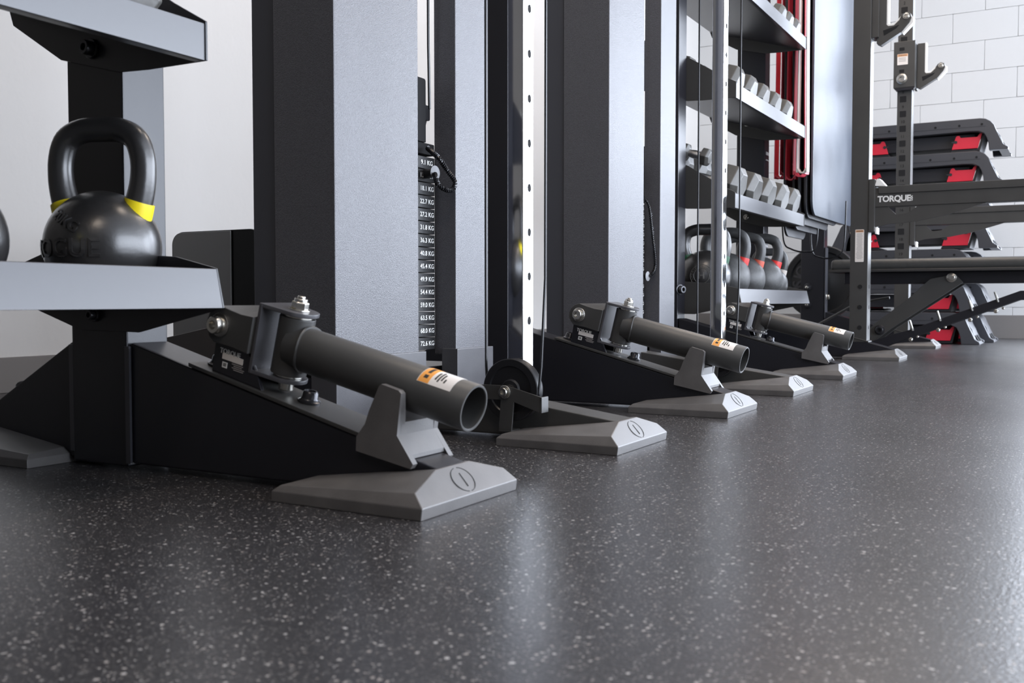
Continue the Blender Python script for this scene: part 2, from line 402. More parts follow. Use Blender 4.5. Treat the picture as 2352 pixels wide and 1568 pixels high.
def end_plate_poly(z0, flat):
    if flat:
        return [(-1.053, z0), (-1.066, z0 + .057), (-1.147, z0 + .075), (-1.428, z0 + .093), (-1.507, z0 + .072), (-1.495, z0 + .015), (-1.470, z0 - .004), (-1.363, z0 - .035), (-1.229, z0 - .037)]
    return [(-1.080, z0), (-1.080, z0 + .055), (-1.144, z0 + .090), (-1.257, z0 + .160), (-1.43, z0 + .245), (-1.55, z0 + .20), (-1.516, z0 + .107), (-1.398, z0 + .038), (-1.262, z0 + .004), (-1.20, z0 + .001)]
def tray(par, y0, y1, z0, flat, em='frame'):
    """sheet-metal shelf between two end plates; the end plates bolt onto the posts"""
    t = .003
    if flat:
        sec = [(-1.053, z0), (-1.065, z0 + .056), (-1.068, z0 + .056), (-1.058, z0 + .008), (-1.490, z0 + .008), (-1.502, z0 + .060), (-1.505, z0 + .060), (-1.494, z0), ]
    else:
        sec = [(-1.082, z0), (-1.082, z0 + .052), (-1.085, z0 + .052), (-1.087, z0 + .008), (-1.515, z0 + .123), (-1.545, z0 + .20), (-1.548, z0 + .20), (-1.520, z0 + .113), (-1.262, z0 + .040)]
        sec = [(-1.082, z0), (-1.082, z0 + .052), (-1.085, z0 + .052), (-1.087, z0 + .010), (-1.515, z0 + .140), (-1.545, z0 + .20), (-1.548, z0 + .20), (-1.520, z0 + .130), (-1.10, z0)]
    o = G().prism(sec, y0 + .004, y1 - .004).obj('shelf_tray', 'tray', par, bevel=.001)
    for ya in (y0, y1 - .004):
        e = G().prism(end_plate_poly(z0, flat), ya, ya + .004).obj('end_plate', em, par, bevel=.0012)
    return o

# ---- near storage rack
t = thing('storage_rack', 'black storage rack with kettlebell shelf at the left edge of the room view', 'rack', (-1.33, 1.07, 0), 'storage racks of the rig')
post(t, 1.07); front_leg(t, 1.07); rear_leg(t, 1.07)
G().box(-1.402, -1.392, 1.030, 1.034, .02, .19).obj('weld_seam', 'tray', t); G().box(-1.268, -1.258, 1.028, 1.032, .01, .19).obj('weld_seam', 'tray', t)
foot_pad(t, 1.07); foot_pad(t, 1.07, X1=-1.645, back=True, name='rear_foot_pad')
tray(t, .12, 1.026, .249, True); tray(t, .12, 1.026, .599, False)
post(t, .08, name='post')
bolt(t, (-1.326, 1.020, .238), (0, -1, 0), .008, .008, 'blackbolt'); bolt(t, (-1.322, 1.020, .645), (0, -1, 0), .011, .012, 'blackbolt')
rack0 = t

# ---- upright between the two cable machines (k2)
t = thing('rig_upright', 'black rig upright with sloping leg between the two cable columns', 'upright', (-1.33, 2.244, 0))
post(t, 2.244); front_leg(t, 2.244); rear_leg(t, 2.244); foot_pad(t, 2.244); foot_pad(t, 2.244, X1=-1.645, back=True, name='rear_foot_pad')
g = G().prism(rrect(-1.262, -1.222, .10, .395, .004), 2.212, 2.218); g.obj('gusset_plate', 'plate', t, bevel=.001)
for zz in (.16, .26, .36): bolt(t, (-1.245, 2.212, zz), (0, -1, 0), .007, .006, 'blackbolt')
G().prism(rrect(-1.245, -1.215, .09, .175, .008), 2.205, 2.211).obj('lug', 'plate', t, bevel=.002)

# ---- far storage rack (k4 .. k5)
t = thing('storage_rack', 'black four-shelf storage rack holding dumbbells and kettlebells by the hanging bands', 'rack', (-1.33, 3.47, 0), 'storage racks of the rig')
post(t, 3.47); front_leg(t, 3.47); rear_leg(t, 3.47); foot_pad(t, 3.47); foot_pad(t, 3.47, X1=-1.645, back=True, name='rear_foot_pad')
post(t, 4.59)
for z0, fl in ((.247, True), (.593, False), (.985, False), (1.377, False)): tray(t, 3.512, 4.548, z0, fl, 'land')
for z0 in (.657, 1.082, 1.504): bolt(t, (-1.345, 4.542, z0 - .012), (0, -1, 0), .009, .012, 'zinc')
bolt(t, (-1.262, 3.445, .300), (.9, -.4, 0), .014, .016, 'blackbolt')
for z0 in (.985, .593):
    G().box(-1.262, -1.258, 4.56, 4.60, z0 - .06, z0 - .045).box(-1.262, -1.258, 4.56, 4.60, z0 - .085, z0 - .080).obj('rating_label', 'greyink', t)

# ---- power rack: two uprights on sloping legs, wall-side posts
def rack_upright(par, yc):
    ub = G().box(-.888, -.812, yc - .038, yc + .038, leg_z(-.812) - .002, 2.35).obj('upright', 'land', par, bevel=.004)
    G().prism([(-.894, leg_z(-.894)), (-.894, leg_z(-.894) + .006), (-.804, leg_z(-.804) + .006), (-.804, leg_z(-.804))], yc - .040, yc + .040).obj('base_flange', 'land', par, bevel=.002)
    return ub
t = thing('power_rack', 'black power rack with square-hole uprights beside the stacked step decks', 'rack', (-.85, 4.62, 0))
front_leg(t, 4.62); foot_pad(t, 4.635)
ua = rack_upright(t, 4.62); ub = rack_upright(t, 5.84)
for zz in (.141, .231, .321): G().lathe([(.0095, 0), (.0095, .0008)], (-.843, 4.5812, zz), (0, -1, 0), 14).obj('adjustment_hole', 'hole', ua)
for zz in (.141, .231, .321): G().prism(rrect(4.616, 4.622, zz - .008, zz + .008, .002), -.8118, -.811, 'x').obj('adjustment_hole', 'hole', ua)
for k in range(-6, 14):
    zz = .955 + k * .0797
    if zz < .40 or 1.40 < zz < 1.42: continue
    s = .0165
    G().prism(rrect(-.857 - s, -.857 + s, zz - s, zz + s, .003), 5.8012, 5.802).obj('adjustment_hole', 'hole', ub)
    text(str(19 - k - 6), .022, (-.857, 5.8015, zz + .037), (1, 0, 0), (0, 0, 1), 'hole', ub, name='hole_number')
post(t, 5.84); front_leg(t, 5.84); foot_pad(t, 5.885)
for yy in (4.59, 5.84): G().box(-1.262, -.85, yy - .02, yy + .02, 2.27, 2.35).obj('top_bar', 'frame', t, bevel=.004)
G().box(-1.28, -1.21, 4.63, 5.80, 2.10, 2.16).obj('hanger_rail', 'frame', t, bevel=.004)
G().box(-1.11, -1.05, 4.58, 5.88, 2.28, 2.34).obj('hanger_rail', 'frame', t, bevel=.004)
bolt(t, (-1.355, 5.798, .335), (0, -1, 0), .017, .016, 'blackbolt', name='storage_pin'); bolt(t, (-1.355, 5.798, .237), (0, -1, 0), .017, .016, 'blackbolt', name='storage_pin')
for zz in (.335, .237): G().lathe([(.009, 0), (.009, .006), (.006, .008)], (-1.355, 5.779, zz), (0, -1, 0), 14).obj('pin_tip', 'zinc', t)
G().box(-1.262, -1.256, 5.80, 5.86, .16, .56).obj('edge_plate', 'tray', t, bevel=.001)
bolt(t, (-1.256, 5.83, .28), (1, 0, 0), .014, .014, 'zinc')
# warning label on the near upright
lab = G().prism(rrect(-.8665, -.8295, .430, .572, .003), 4.5805, 4.582).obj('warning_label', 'sticker', ua)
G().prism(rrect(-.8645, -.8315, .560, .570, .001), 4.5800, 4.5805).obj('label_header', 'peach', lab, smooth=False)
text('WARNING', .0075, (-.847, 4.5798, .565), (1, 0, 0), (0, 0, 1), 'ink', lab, sx=.8)
g = G()
for k in range(22):
    zz = .553 - k * .0052; a = random.uniform(.010, .0145)
    g.box(-.848 - a, -.848 + a, 4.5802, 4.5805, zz, zz + .0018)
g.obj('fine_print', 'greyink', lab, smooth=False)
rackp = t
# carriage on the far upright
def bar_hook(name, label, yc, dz, dx=0.0, sleeve=True):
    t = thing(name, label, 'bar hook', (-.80 + dx, yc, 1.40 + dz), 'bar hooks on the power rack')
    x = dx; z = dz
    if sleeve:
        s = G().box(-.905 + x, -.795 + x, yc - .062, yc - .048, 1.412 + z, 1.660 + z).box(-.905 + x, -.893 + x, yc - .050, yc + .048, 1.412 + z, 1.660 + z).box(-.807 + x, -.793 + x, yc - .055, yc + .048, 1.405 + z, 1.650 + z)
        s.obj('sleeve', 'land', t, bevel=.003)
        G().prism([(-.905 + x, 1.412 + z), (-.795 + x, 1.412 + z), (-.80 + x, 1.396 + z), (-.885 + x, 1.396 + z)], yc - .060, yc - .046).obj('sleeve_lip', 'frame', t, bevel=.002)
        bolt(t, (-.862 + x, yc - .062, 1.458 + z), (0, -1, 0), .020, .016, 'zinc', name='lock_pin')
        for q in (1.50, 1.575, 1.618): G().prism(rrect(-.876 + x, -.850 + x, q + z - .008, q + z + .009, .002), yc - .0628, yc - .0622).obj('sleeve_slot', 'hole', t)
        st = G().prism(rrect(-.886 + x, -.832 + x, 1.556 + z - .022, 1.606 + z - .014, .003), yc - .0640, yc - .0630).obj('sleeve_sticker', 'sticker', t)
        G().prism(rrect(-.885 + x, -.833 + x, 1.578 + z, 1.591 + z, .002), yc - .0645, yc - .0640).obj('sticker_header', 'peach', st)
        text('WARNING', .009, (-.859 + x, yc - .0648, 1.5845 + z), (1, 0, 0), (0, 0, 1), 'ink', st)
        g = G()
        for q in range(3): g.box(-.878 + x, -.842 + x, yc - .0644, yc - .0640, 1.568 + z - q * .008, 1.571 + z - q * .008)
        g.obj('fine_print', 'greyink', st, smooth=False)
    if not sleeve: G().box(-.812, -.782, yc - .030, yc + .044, 1.440 + z, 1.66 + z).obj('mounting_block', 'land', t, bevel=.003)
    hk = [(-.790, 1.648), (-.752, 1.648), (-.752, 1.492), (-.745, 1.485), (-.722, 1.485), (-.700, 1.505), (-.688, 1.528), (-.672, 1.536), (-.655, 1.528), (-.651, 1.508), (-.660, 1.492), (-.693, 1.452), (-.775, 1.405), (-.792, 1.415)]
    hk = [(a + x, b + z) for a, b in hk]
    h = G().prism(hk, yc - .020, yc + .016).obj('hook', 'land', t, bevel=.002)
    G().prism([(a + x, b + z) for a, b in ((-.766, 1.468), (-.700, 1.484), (-.712, 1.470), (-.762, 1.445))], yc - .0206, yc - .0200).obj('hook_recess', 'hole', h)
    ln = [(-.752, 1.650), (-.744, 1.650), (-.744, 1.494), (-.720, 1.494), (-.694, 1.521), (-.700, 1.505), (-.722, 1.485), (-.745, 1.485), (-.752, 1.492)]
    G().prism([(a + x, b + z) for a, b in ln], yc - .018, yc + .020).obj('plastic_liner', 'white', h, bevel=.001)
    G().prism([(a + x, b + z) for a, b in ((-.651, 1.516), (-.643, 1.512), (-.644, 1.488), (-.686, 1.446), (-.693, 1.452), (-.659, 1.492))], yc - .014, yc + .020).obj('plastic_liner', 'white', h, bevel=.001)
    bolt(t, (-.672 + x, yc - .020, 1.517 + z), (0, -1, 0), .010, .006, 'zinc')
    return t
bar_hook('bar_hook', 'black bar hook on a sleeve with small sticker, on the far square-hole upright', 5.84, 0)
bar_hook('bar_hook', 'black bar hook on the near upright, cut by the top edge', 4.62, -.037, sleeve=False)

# safety arms
def safety_arm(yc, label, letters=True):
    t = thing('safety_arm', label, 'safety arm', (-.80, yc, .58), 'safety arms on the power rack')
    yn = yc - .030
    G().box(-.812, -.786, yn - .012, yc + .045, .560, .790).obj('mounting_bracket', 'land', t, bevel=.003)
    G().box(-.79, .30, yn, yc + .030, .668, .752).obj('beam', 'land', t, bevel=.003)
    G().box(-.772, .30, yn - .006, yc + .036, .725, .757).obj('top_rail', 'land', t, bevel=.002)
    G().prism([(-.788, .668), (-.788, .580), (-.735, .592), (-.62, .600), (-.50, .622), (-.343, .668), (-.61, .668), (-.655, .638), (-.700, .634), (-.735, .668)], yn + .004, yn + .012).obj('gusset', 'land', t, bevel=.001)
    G().prism([(-.788, .760), (-.780, .790), (-.768, .790), (-.740, .756)], yn - .006, yc + .036).obj('end_stop', 'white', t, bevel=.001, label='white plastic end stop')
    G().box(-.785, -.778, yn, yc + .03, .552, .580).obj('liner_tip', 'white', t)
    if letters: text('TORQUE', .036, (-.708, yn - .0006, .7005), (1, 0, 0), (0, 0, 1), 'white', t, sx=.96, bold=.0012, spacing=.95)
    if letters: text('USA', .012, (-.6365, yn - .0006, .700), (0, 0, 1), (-1, 0, 0), 'white', t, bold=.0004)
    g = G()
    for k in range(7): g.lathe([(.004, 0), (.004, .002)], (-.70 + k * .085, yc, .757), (0, 0, 1), 10)
    g.obj('rivet', 'zinc', t)
    return t
safety_arm(4.62, 'black safety arm with white TORQUE lettering on the near rack upright')
safety_arm(5.84, 'black safety arm on the far square-hole upright, just below the lettered one', False)

# ------------------------------------------------------------------ landmine attachment
A = math.atan(.245); PX, PZ = -.966, .197
def UV(s, v): return (PX + s * math.cos(A) + v * math.sin(A), PZ - s * math.sin(A) + v * math.cos(A))
def landmine(label):
    y = 1.07
    t = thing('landmine_attachment', label, 'barbell pivot', (-.95, y, leg_z(-.95)), 'pivoting barbell sleeves on the rig legs')
    U = Vector((math.cos(A), 0, -math.sin(A))); V = Vector((math.sin(A), 0, math.cos(A)))
    # base plate
    e = .0065
    G().prism([(-1.135, leg_z(-1.135) + .0006), (-1.135, leg_z(-1.135) + e), (-.79, leg_z(-.79) + e), (-.79, leg_z(-.79) + .0006)], y - .038, y + .038).obj('base_plate', 'land', t, bevel=.0012)
    for xx in (-.938, -1.112): bolt_cap(t, xx, y, leg_z(xx) + e)
    # side cheeks
    for yy in (y - .031, y + .025):
        G().prism([(-1.094, leg_z(-1.094) + e), (-.998, leg_z(-.998) + e), (-1.004, .150), (-1.022, .187), (-1.034, .215), (-1.075, .225), (-1.086, .20)], yy, yy + .006).obj('cheek_plate', 'frame', t, bevel=.001)
    # rating label on the near cheek
    yy = y - .0312; rd = Vector((1, 0, -.22)).normalized(); ud = Vector((.22, 0, 1)).normalized()
    text('TORQUE', .0105, (-1.0565, yy, .1845), rd, ud, 'white', t, sx=.95, bold=.0002)
    def lab(cx, cz, w, h, mt, name, par=t):
        c = Vector((cx, yy - .0003, cz)); a = rd * w / 2; b_ = ud * h / 2; n = Vector((0, -.0004, 0))
        p = [c - a - b_, c + a - b_, c + a + b_, c - a + b_]
        return G().hull8([q + n for q in p] + [q for q in p]).obj(name, mt, par, smooth=False)
    l1 = lab(-1.0515, .1765, .041, .0085, 'sticker', 'serial_label')
    lab(-1.0675, .1675, .010, .0085, 'white', 'compliance_mark'); lab(-1.0675, .1678, .0065, .0052, 'frame', 'compliance_mark_centre')
    g = G()
    for k in range(5):
        w = (.020, .022, .016, .024, .019)[k]; c = Vector((-1.043 + k * .0004, yy - .0003, .1700 - k * .0028)); a = rd * w / 2; b_ = ud * .0006
        p = [c - a - b_, c + a - b_, c + a + b_, c - a + b_]; g.hull8([q + Vector((0, -.0003, 0)) for q in p] + p)
    g.obj('fine_print', 'greyink', t, smooth=False)
    # clevis: two round-ended side plates joined by a web that carries the yoke
    cx, cz, r = -1.066, .2245, .0285
    ang = [238, 215, 190, 165, 140, 115, 90]
    near = [(cx + r * math.cos(R(a)), cz + r * math.sin(R(a))) for a in ang]
    w0 = UV(-.0455, .030); w1 = UV(-.0455, -.024)
    pn = near + [(cx + .018, cz + .0225), (cx + .040, cz + .0160), w0, w1, (cx + .018, cz - .0305)]
    pf = near + [(cx + .018, cz + .0285), (cx + .040, cz + .0285), (w0[0] + .002, cz + .0285), w1, (cx + .018, cz - .0305)]
    G().prism(pn, y - .040, y - .034).prism(pn, y - .034, y + .0345, poly2=pf).prism(pf, y + .0345, y + .040).obj('clevis', 'land', t, bevel=.0016)
    bolt(t, (cx, y - .040, cz + .001), (0, -1, 0), .0125, .013, 'zinc', name='hinge_bolt')
    # yoke strap
    wb = [UV(-.045, -.050), UV(-.045, .050), UV(-.039, .050), UV(-.039, -.050)]
    yk = G().prism(wb, y - .033, y + .033)
    for v0 in (.045, -.051):
        o2 = [( -.045, -.033)] + [(0 + .029 * math.cos(R(a)), .029 * math.sin(R(a))) for a in range(-75, 76, 15)] + [(-.045, .033)]
        lo = [Vector((PX, y, PZ)) + U * s + Vector((0, d, 0)) + V * v0 for s, d in o2]; hi = [p + V * .006 for p in lo]
        a = [yk.b.verts.new(p) for p in lo]; c = [yk.b.verts.new(p) for p in hi]; n = len(a)
        yk._f(a[::-1]); yk._f(c)
        for i in range(n): yk._f([a[i], a[(i + 1) % n], c[(i + 1) % n], c[i]])
    yk.obj('yoke', 'plate', t, bevel=.0012)
    # pivot barrel and sleeve tube
    P0 = Vector((PX, y, PZ))
    G().lathe([(.0255, -.0415), (.0255, .0415)], P0, V, 32).obj('pivot_barrel', 'land', t, bevel=.0015)
    G().lathe([(.0205, -.0445), (.0205, .0445)], P0, V, 24).obj('pivot_bushing', 'zinc', t)
    tb = G().ringlathe([(.0315, .005), (.0315, .3085), (.0305, .3100), (.0283, .3100), (.0275, .3090), (.0275, .005)], P0, U, 48).obj('sleeve_tube', 'land', t)
    G().lathe([(.0274, .012), (.0274, .016)], P0, U, 32).obj('tube_bulkhead', 'frame', tb)
    wl = [P0 + U * (.030 + .004 * math.cos(R(a * 2))) + (Vector((0, -1, 0)) * math.cos(R(a)) + V * math.sin(R(a))) * .0325 for a in range(0, 360, 12)]
    G().tube(wl, .0022, 6, closed=True).obj('weld_bead', 'land', tb)
    # nut on top, bolt head below
    Nt = P0 + V * .051
    G().lathe([(.0150, 0), (.0150, .002)], Nt, V, 24).lathe([(.0122, .002), (.0122, .011), (.0108, .0125)], Nt, V, hexed=True).lathe([(.0095, .0120), (.0092, .0165), (.0062, .0170)], Nt, V, 18).lathe([(.0056, .0160), (.0056, .0195), (.0045, .0205)], Nt, V, 14).obj('lock_nut', 'zinc', t, bevel=.0006)
    Nb = P0 - V * .051
    G().lathe([(.0110, 0), (.0110, .013), (.0098, .0145)], Nb, -V, 20).obj('pivot_bolt_head', 'zinc', t)
    # warning sticker wrapped over the tube
    def patch(s0, s1, a0, a1, rr, mt, name, par, kk=10):
        g = G(); rows = []
        for i in range(kk + 1):
            a = R(a0 + (a1 - a0) * i / kk); d = Vector((0, -math.cos(a), 0)) + V * math.sin(a)
            rows.append([g.b.verts.new(P0 + U * s + d * q) for s, q in ((s0, rr), (s1, rr), (s1, rr - .0004), (s0, rr - .0004))])
        for p, q in zip(rows, rows[1:]):
            for k in range(4): g._f([p[k], p[(k + 1) % 4], q[(k + 1) % 4], q[k]])
        g._f(rows[0]); g._f(rows[-1][::-1])
        return g.obj(name, mt, par)
    st = patch(.2335, .2855, 33, 112, .0319, 'sticker', 'warning_sticker', tb)
    am = patch(.2345, .2510, 34, 111, .0321, 'amber', 'amber_header', tb)
    patch(.2400, .2460, 46, 56, .0323, 'ink', 'warning_triangle', tb, 3); patch(.2405, .2450, 64, 92, .0323, 'ink', 'warning_word', tb, 6)
    for s0, a0, a1 in ((.2560, 50, 78), (.2605, 46, 84), (.2650, 52, 76), (.2700, 48, 60)): patch(s0, s0 + .0022, a0, a1, .0322, 'ink', 'sticker_text', tb, 5)
    # moulded rubber cradle straddling the leg
    side = [(-.818, .064), (-.817, .083), (-.803, .100), (-.796, .118), (-.780, .150), (-.776, .153), (-.749, .146), (-.745, .142), (-.752, .088), (-.727, .053), (-.731, .047)]
    mid = [(-.812, leg_z(-.812) + .001), (-.812, .090), (-.803, .100), (-.797, .116), (-.751, .104), (-.752, .088), (-.735, .064), (-.735, leg_z(-.735) + .001)]
    cr = G().prism(side, y - .0465, y - .0365).prism(side, y + .0365, y + .0465)
    up_ = [(-.803, .100), (-.796, .118), (-.780, .150), (-.776, .153), (-.749, .146), (-.745, .142), (-.752, .096)]
    cr.prism(mid, y - .0365, y + .0365)
    # inner saddle shoulders
    lowp = [(-.799, .104), (-.796, .114), (-.795, .118), (-.788, .1165), (-.760, .109), (-.750, .106), (-.752, .096)]
    cr.prism(up_, y - .0365, y - .030, poly2=lowp).prism(lowp, y + .030, y + .0365, poly2=up_)
    cr.obj('rubber_cradle', 'pad', t, bevel=.0015)
    return t
lm = landmine('dark grey landmine sleeve tube on cradle, nearest, on the leg below the yellow-ringed kettlebell')
dup(lm, (0, 1.174, 0), 'dark grey landmine sleeve tube on the middle leg, between the two cable pulleys')
dup(lm, (0, 2.400, 0), 'farthest dark grey landmine sleeve tube, in front of the far kettlebell shelf')

# ------------------------------------------------------------------ cable machines
def spring_cord(par, pts, r=.0045, turns=46, rr=.0013, name='coiled_cord'):
    P = catmull(pts, 10); n = len(P); g = G()
    g.tube(P, r * .72, 8)
    L_ = [0]
    for a, b2 in zip(P, P[1:]): L_.append(L_[-1] + (b2 - a).length)
    out = []; K = turns * 8; up = Vector((0, 0, 1)).cross((P[1] - P[0]).normalized() + Vector((.01, .02, 0))).normalized()
    j = 0
    for i in range(K + 1):
        d = L_[-1] * i / K
        while j < n - 2 and L_[j + 1] < d: j += 1
        f = (d - L_[j]) / max(1e-9, L_[j + 1] - L_[j]); p = P[j].lerp(P[j + 1], f); tg = (P[j + 1] - P[j]).normalized()
        up = (up - tg * up.dot(tg)).normalized(); e = tg.cross(up); a = 2 * PI * i / 8
        out.append(p + (up * math.cos(a) + e * math.sin(a)) * r)
    g.tube(out, rr, 5)
    return g.obj(name, 'cable', par)

def cable_machine(label, first=True):
    yc = 1.642
    t = thing('cable_machine', label, 'cable machine', (-1.0, yc, 0), 'cable machines of the rig')
    # low leg with the foot
    z = lambda X: .047 + .134 * (-.70 - X)
    G().prism([(-1.16, .009), (-1.16, z(-1.16)), (-.694, z(-.694)), (-.694, .030), (-.78, .009)], yc - .036, yc + .036).obj('front_leg', 'land', t, bevel=.004)
    foot_pad(t, yc)
    # base sockets
    for y0, y1 in ((1.375, 1.655), (1.770, 1.918)):
        G().box(-1.181 if y0 > 1.5 else -1.20, -1.141, y0, y1, .004, .158).obj('base_socket', 'plate', t, bevel=.0015)
    G().box(-1.36, -1.20, 1.375, 1.918, .004, .12).obj('base_tray', 'frame', t, bevel=.003)
    # shrouds: folded sheet columns
    G().box(-1.291, -1.149, 1.383, 1.641, .13, 2.3).obj('shroud_panel', 'panel', t, bevel=.003)
    G().box(-1.348, -1.2915, 1.387, 1.63, .13, 2.3).obj('rear_shroud_panel', 'panel_smooth', t, bevel=.003)
    G().box(-1.205, -1.150, 1.778, 1.912, .145, 2.3).obj('side_shroud_panel', 'panel', t, bevel=.003)
    # weight stack
    names = ['9.1 KG', '13.6 KG', '18.1 KG', '22.7 KG', '27.2 KG', '31.8 KG', '36.3 KG', '40.8 KG', '45.4 KG', '49.9 KG', '54.4 KG', '59.0 KG', '63.5 KG', '68.0 KG', '72.6 KG']
    dzp = .0293; top = .549 + .0146
    if not first: dz_top = .30
    for i, s in enumerate(names):
        zc = .549 - i * (.549 - .169) / 13 + (0 if i == 0 else 0)
        zc = .549 - (i - (0 if i == 0 else 1)) * .0292 if False else .549 - i * .02715
        w = .01275
        p = G().box(-1.275, -1.200, 1.664, 1.773, zc - w, zc + w).obj('weight_plate', 'rubber', t, bevel=.0008)
        text(s, .0135, (-1.1994, 1.7435, zc), (0, 1, 0), (0, 0, 1), 'white', p, depth=.0002, sx=1.12, bold=.0002, name='plate_marking')
    # head plate, guide rod and carriage pulley
    G().box(-1.275, -1.198, 1.664, 1.770, .566, .590).obj('head_plate', 'matte', t, bevel=.002)
    G().prism(rrect(1.672, 1.735, .590, .722, .006, corners=(0, 0, 1, 1)), -1.215, -1.195, 'x').obj('pulley_housing', 'matte', t, bevel=.002)
    G().ringlathe([(.045, -.008), (.048, -.008), (.042, 0), (.048, .008), (.045, .008), (.010, .006), (.010, -.006)], (-1.225, 1.723, .655), (1, 0, 0), 40).obj('carriage_pulley', 'wheel', t)
    G().prism(rrect(1.748, 1.766, .640, .672, .005), -1.222, -1.206, 'x').obj('pulley_keeper', 'wheel', t, bevel=.001)
    G().lathe([(.006, .10), (.006, 2.3)], (-1.235, 1.700, 0), (0, 0, 1), 16).obj('guide_rod', 'chrome', t)
    G().tube([(-1.205, 1.762, .665), (-1.204, 1.757, .80), (-1.204, 1.752, 2.3)], .003, 8).obj('cable', 'cable', t)
    # chrome upright with hole row
    rl = G().box(-.932, -.897, 1.617, 1.657, z(-.88), 2.3).obj('chrome_upright', 'chrome', t, bevel=.003)
    for k in range(-1, 20):
        zz = .305 + k * .0825
        if zz > 2.2 or zz < .1: continue
        G().prism([(1.640 + .0058 * math.cos(R(a)), zz + .0078 * math.sin(R(a))) for a in range(0, 360, 30)], -.8969, -.8964, 'x').obj('pin_hole', 'hole', rl)
    # floor pulley in front of the leg
    pc = (-.903, 1.588, .0965)
    w = G().ringlathe([(.0560, -.011), (.0575, -.0095), (.0520, -.002), (.0520, .002), (.0575, .0095), (.0560, .011), (.0440, .011), (.0420, .008), (.0200, .008), (.0170, .011), (.0060, .011), (.0060, -.011), (.0170, -.011), (.0200, -.008), (.0420, -.008), (.0440, -.011)], pc, (0, 1, 0), 56).obj('floor_pulley', 'wheel', t)
    G().lathe([(.0100, .0), (.0100, .0135)], pc, (0, -1, 0), 20).obj('pulley_bearing', 'zinc', w)
    yb = 1.571
    br = [(-.985, .1070), (-.915, .1080), (-.903, .1080), (-.835, .0845), (-.8325, .0600), (-.893, .0785), (-.893, .0260), (-.918, .0260), (-.918, .0800), (-.985, .0800)]
    br = [(-.985, .1050), (-.905, .1055), (-.832, .0870), (-.836, .0590), (-.889, .0755), (-.894, .0235), (-.921, .0235), (-.917, .0785), (-.985, .0785)]
    G().prism(br, yb - .004, yb).box(-.836, -.8315, yb - .004, yb + .022, .0585, .0870).box(-.921, -.894, yb - .004, yb + .030, .0200, .0240).obj('pulley_bracket', 'land', t, bevel=.001)
    bolt(t, (-.907, yb - .004, .0935), (0, -1, 0), .0088, .008, 'zinc')
    # cable loop: down the far side, round the pulley, up the near side
    P = [(-.9605, 1.588, 2.3), (-.9605, 1.588, .30), (-.9600, 1.588, .14)] + [(pc[0] - .0545 * math.cos(R(a)), pc[1], pc[2] - .0545 * math.sin(R(a))) for a in range(0, 181, 12)] + [(-.846, 1.592, .14), (-.842, 1.60, .30), (-.846, 1.61, 2.3)]
    G().tube(P, .0026, 8).obj('cable', 'cable', t)
    return t
def selector_pin(t, dy, zp, cord):
    global OFF
    OFF = Vector((-1.0, 1.642 + dy, 0))
    G().lathe([(.010, 0), (.010, .022), (.0125, .024), (.0125, .026)], (-1.200, 1.738 + dy, zp + .004), (1, 0, 0), 20).obj('selector_pin', 'wheel', t)
    G().lathe([(.0152, .026), (.0152, .0275), (.003, .0285)], (-1.200, 1.738 + dy, zp + .004), (1, -.1, 0), 24).obj('pin_disc', 'plate', t)
    spring_cord(t, [(a, b2 + dy, c) for a, b2, c in cord])
cm = cable_machine('grey-panelled cable machine with numbered weight stack and chrome upright, nearer to the camera')
cm2 = dup(cm, (0, 1.180, 0), 'grey-panelled cable machine with chrome upright standing next to the dumbbell shelves')
selector_pin(cm, 0, .549 - .02715, [(-1.186, 1.726, .577), (-1.162, 1.712, .563), (-1.140, 1.702, .548), (-1.140, 1.735, .525), (-1.139, 1.758, .508), (-1.140, 1.752, .492), (-1.140, 1.727, .488), (-1.146, 1.706, .497), (-1.172, 1.732, .524)])
selector_pin(cm2, 1.180, .549 - 8 * .02715, [(-1.186, 1.745, .575), (-1.174, 1.749, .548), (-1.168, 1.760, .465), (-1.164, 1.776, .384), (-1.166, 1.768, .352), (-1.172, 1.742, .335)])

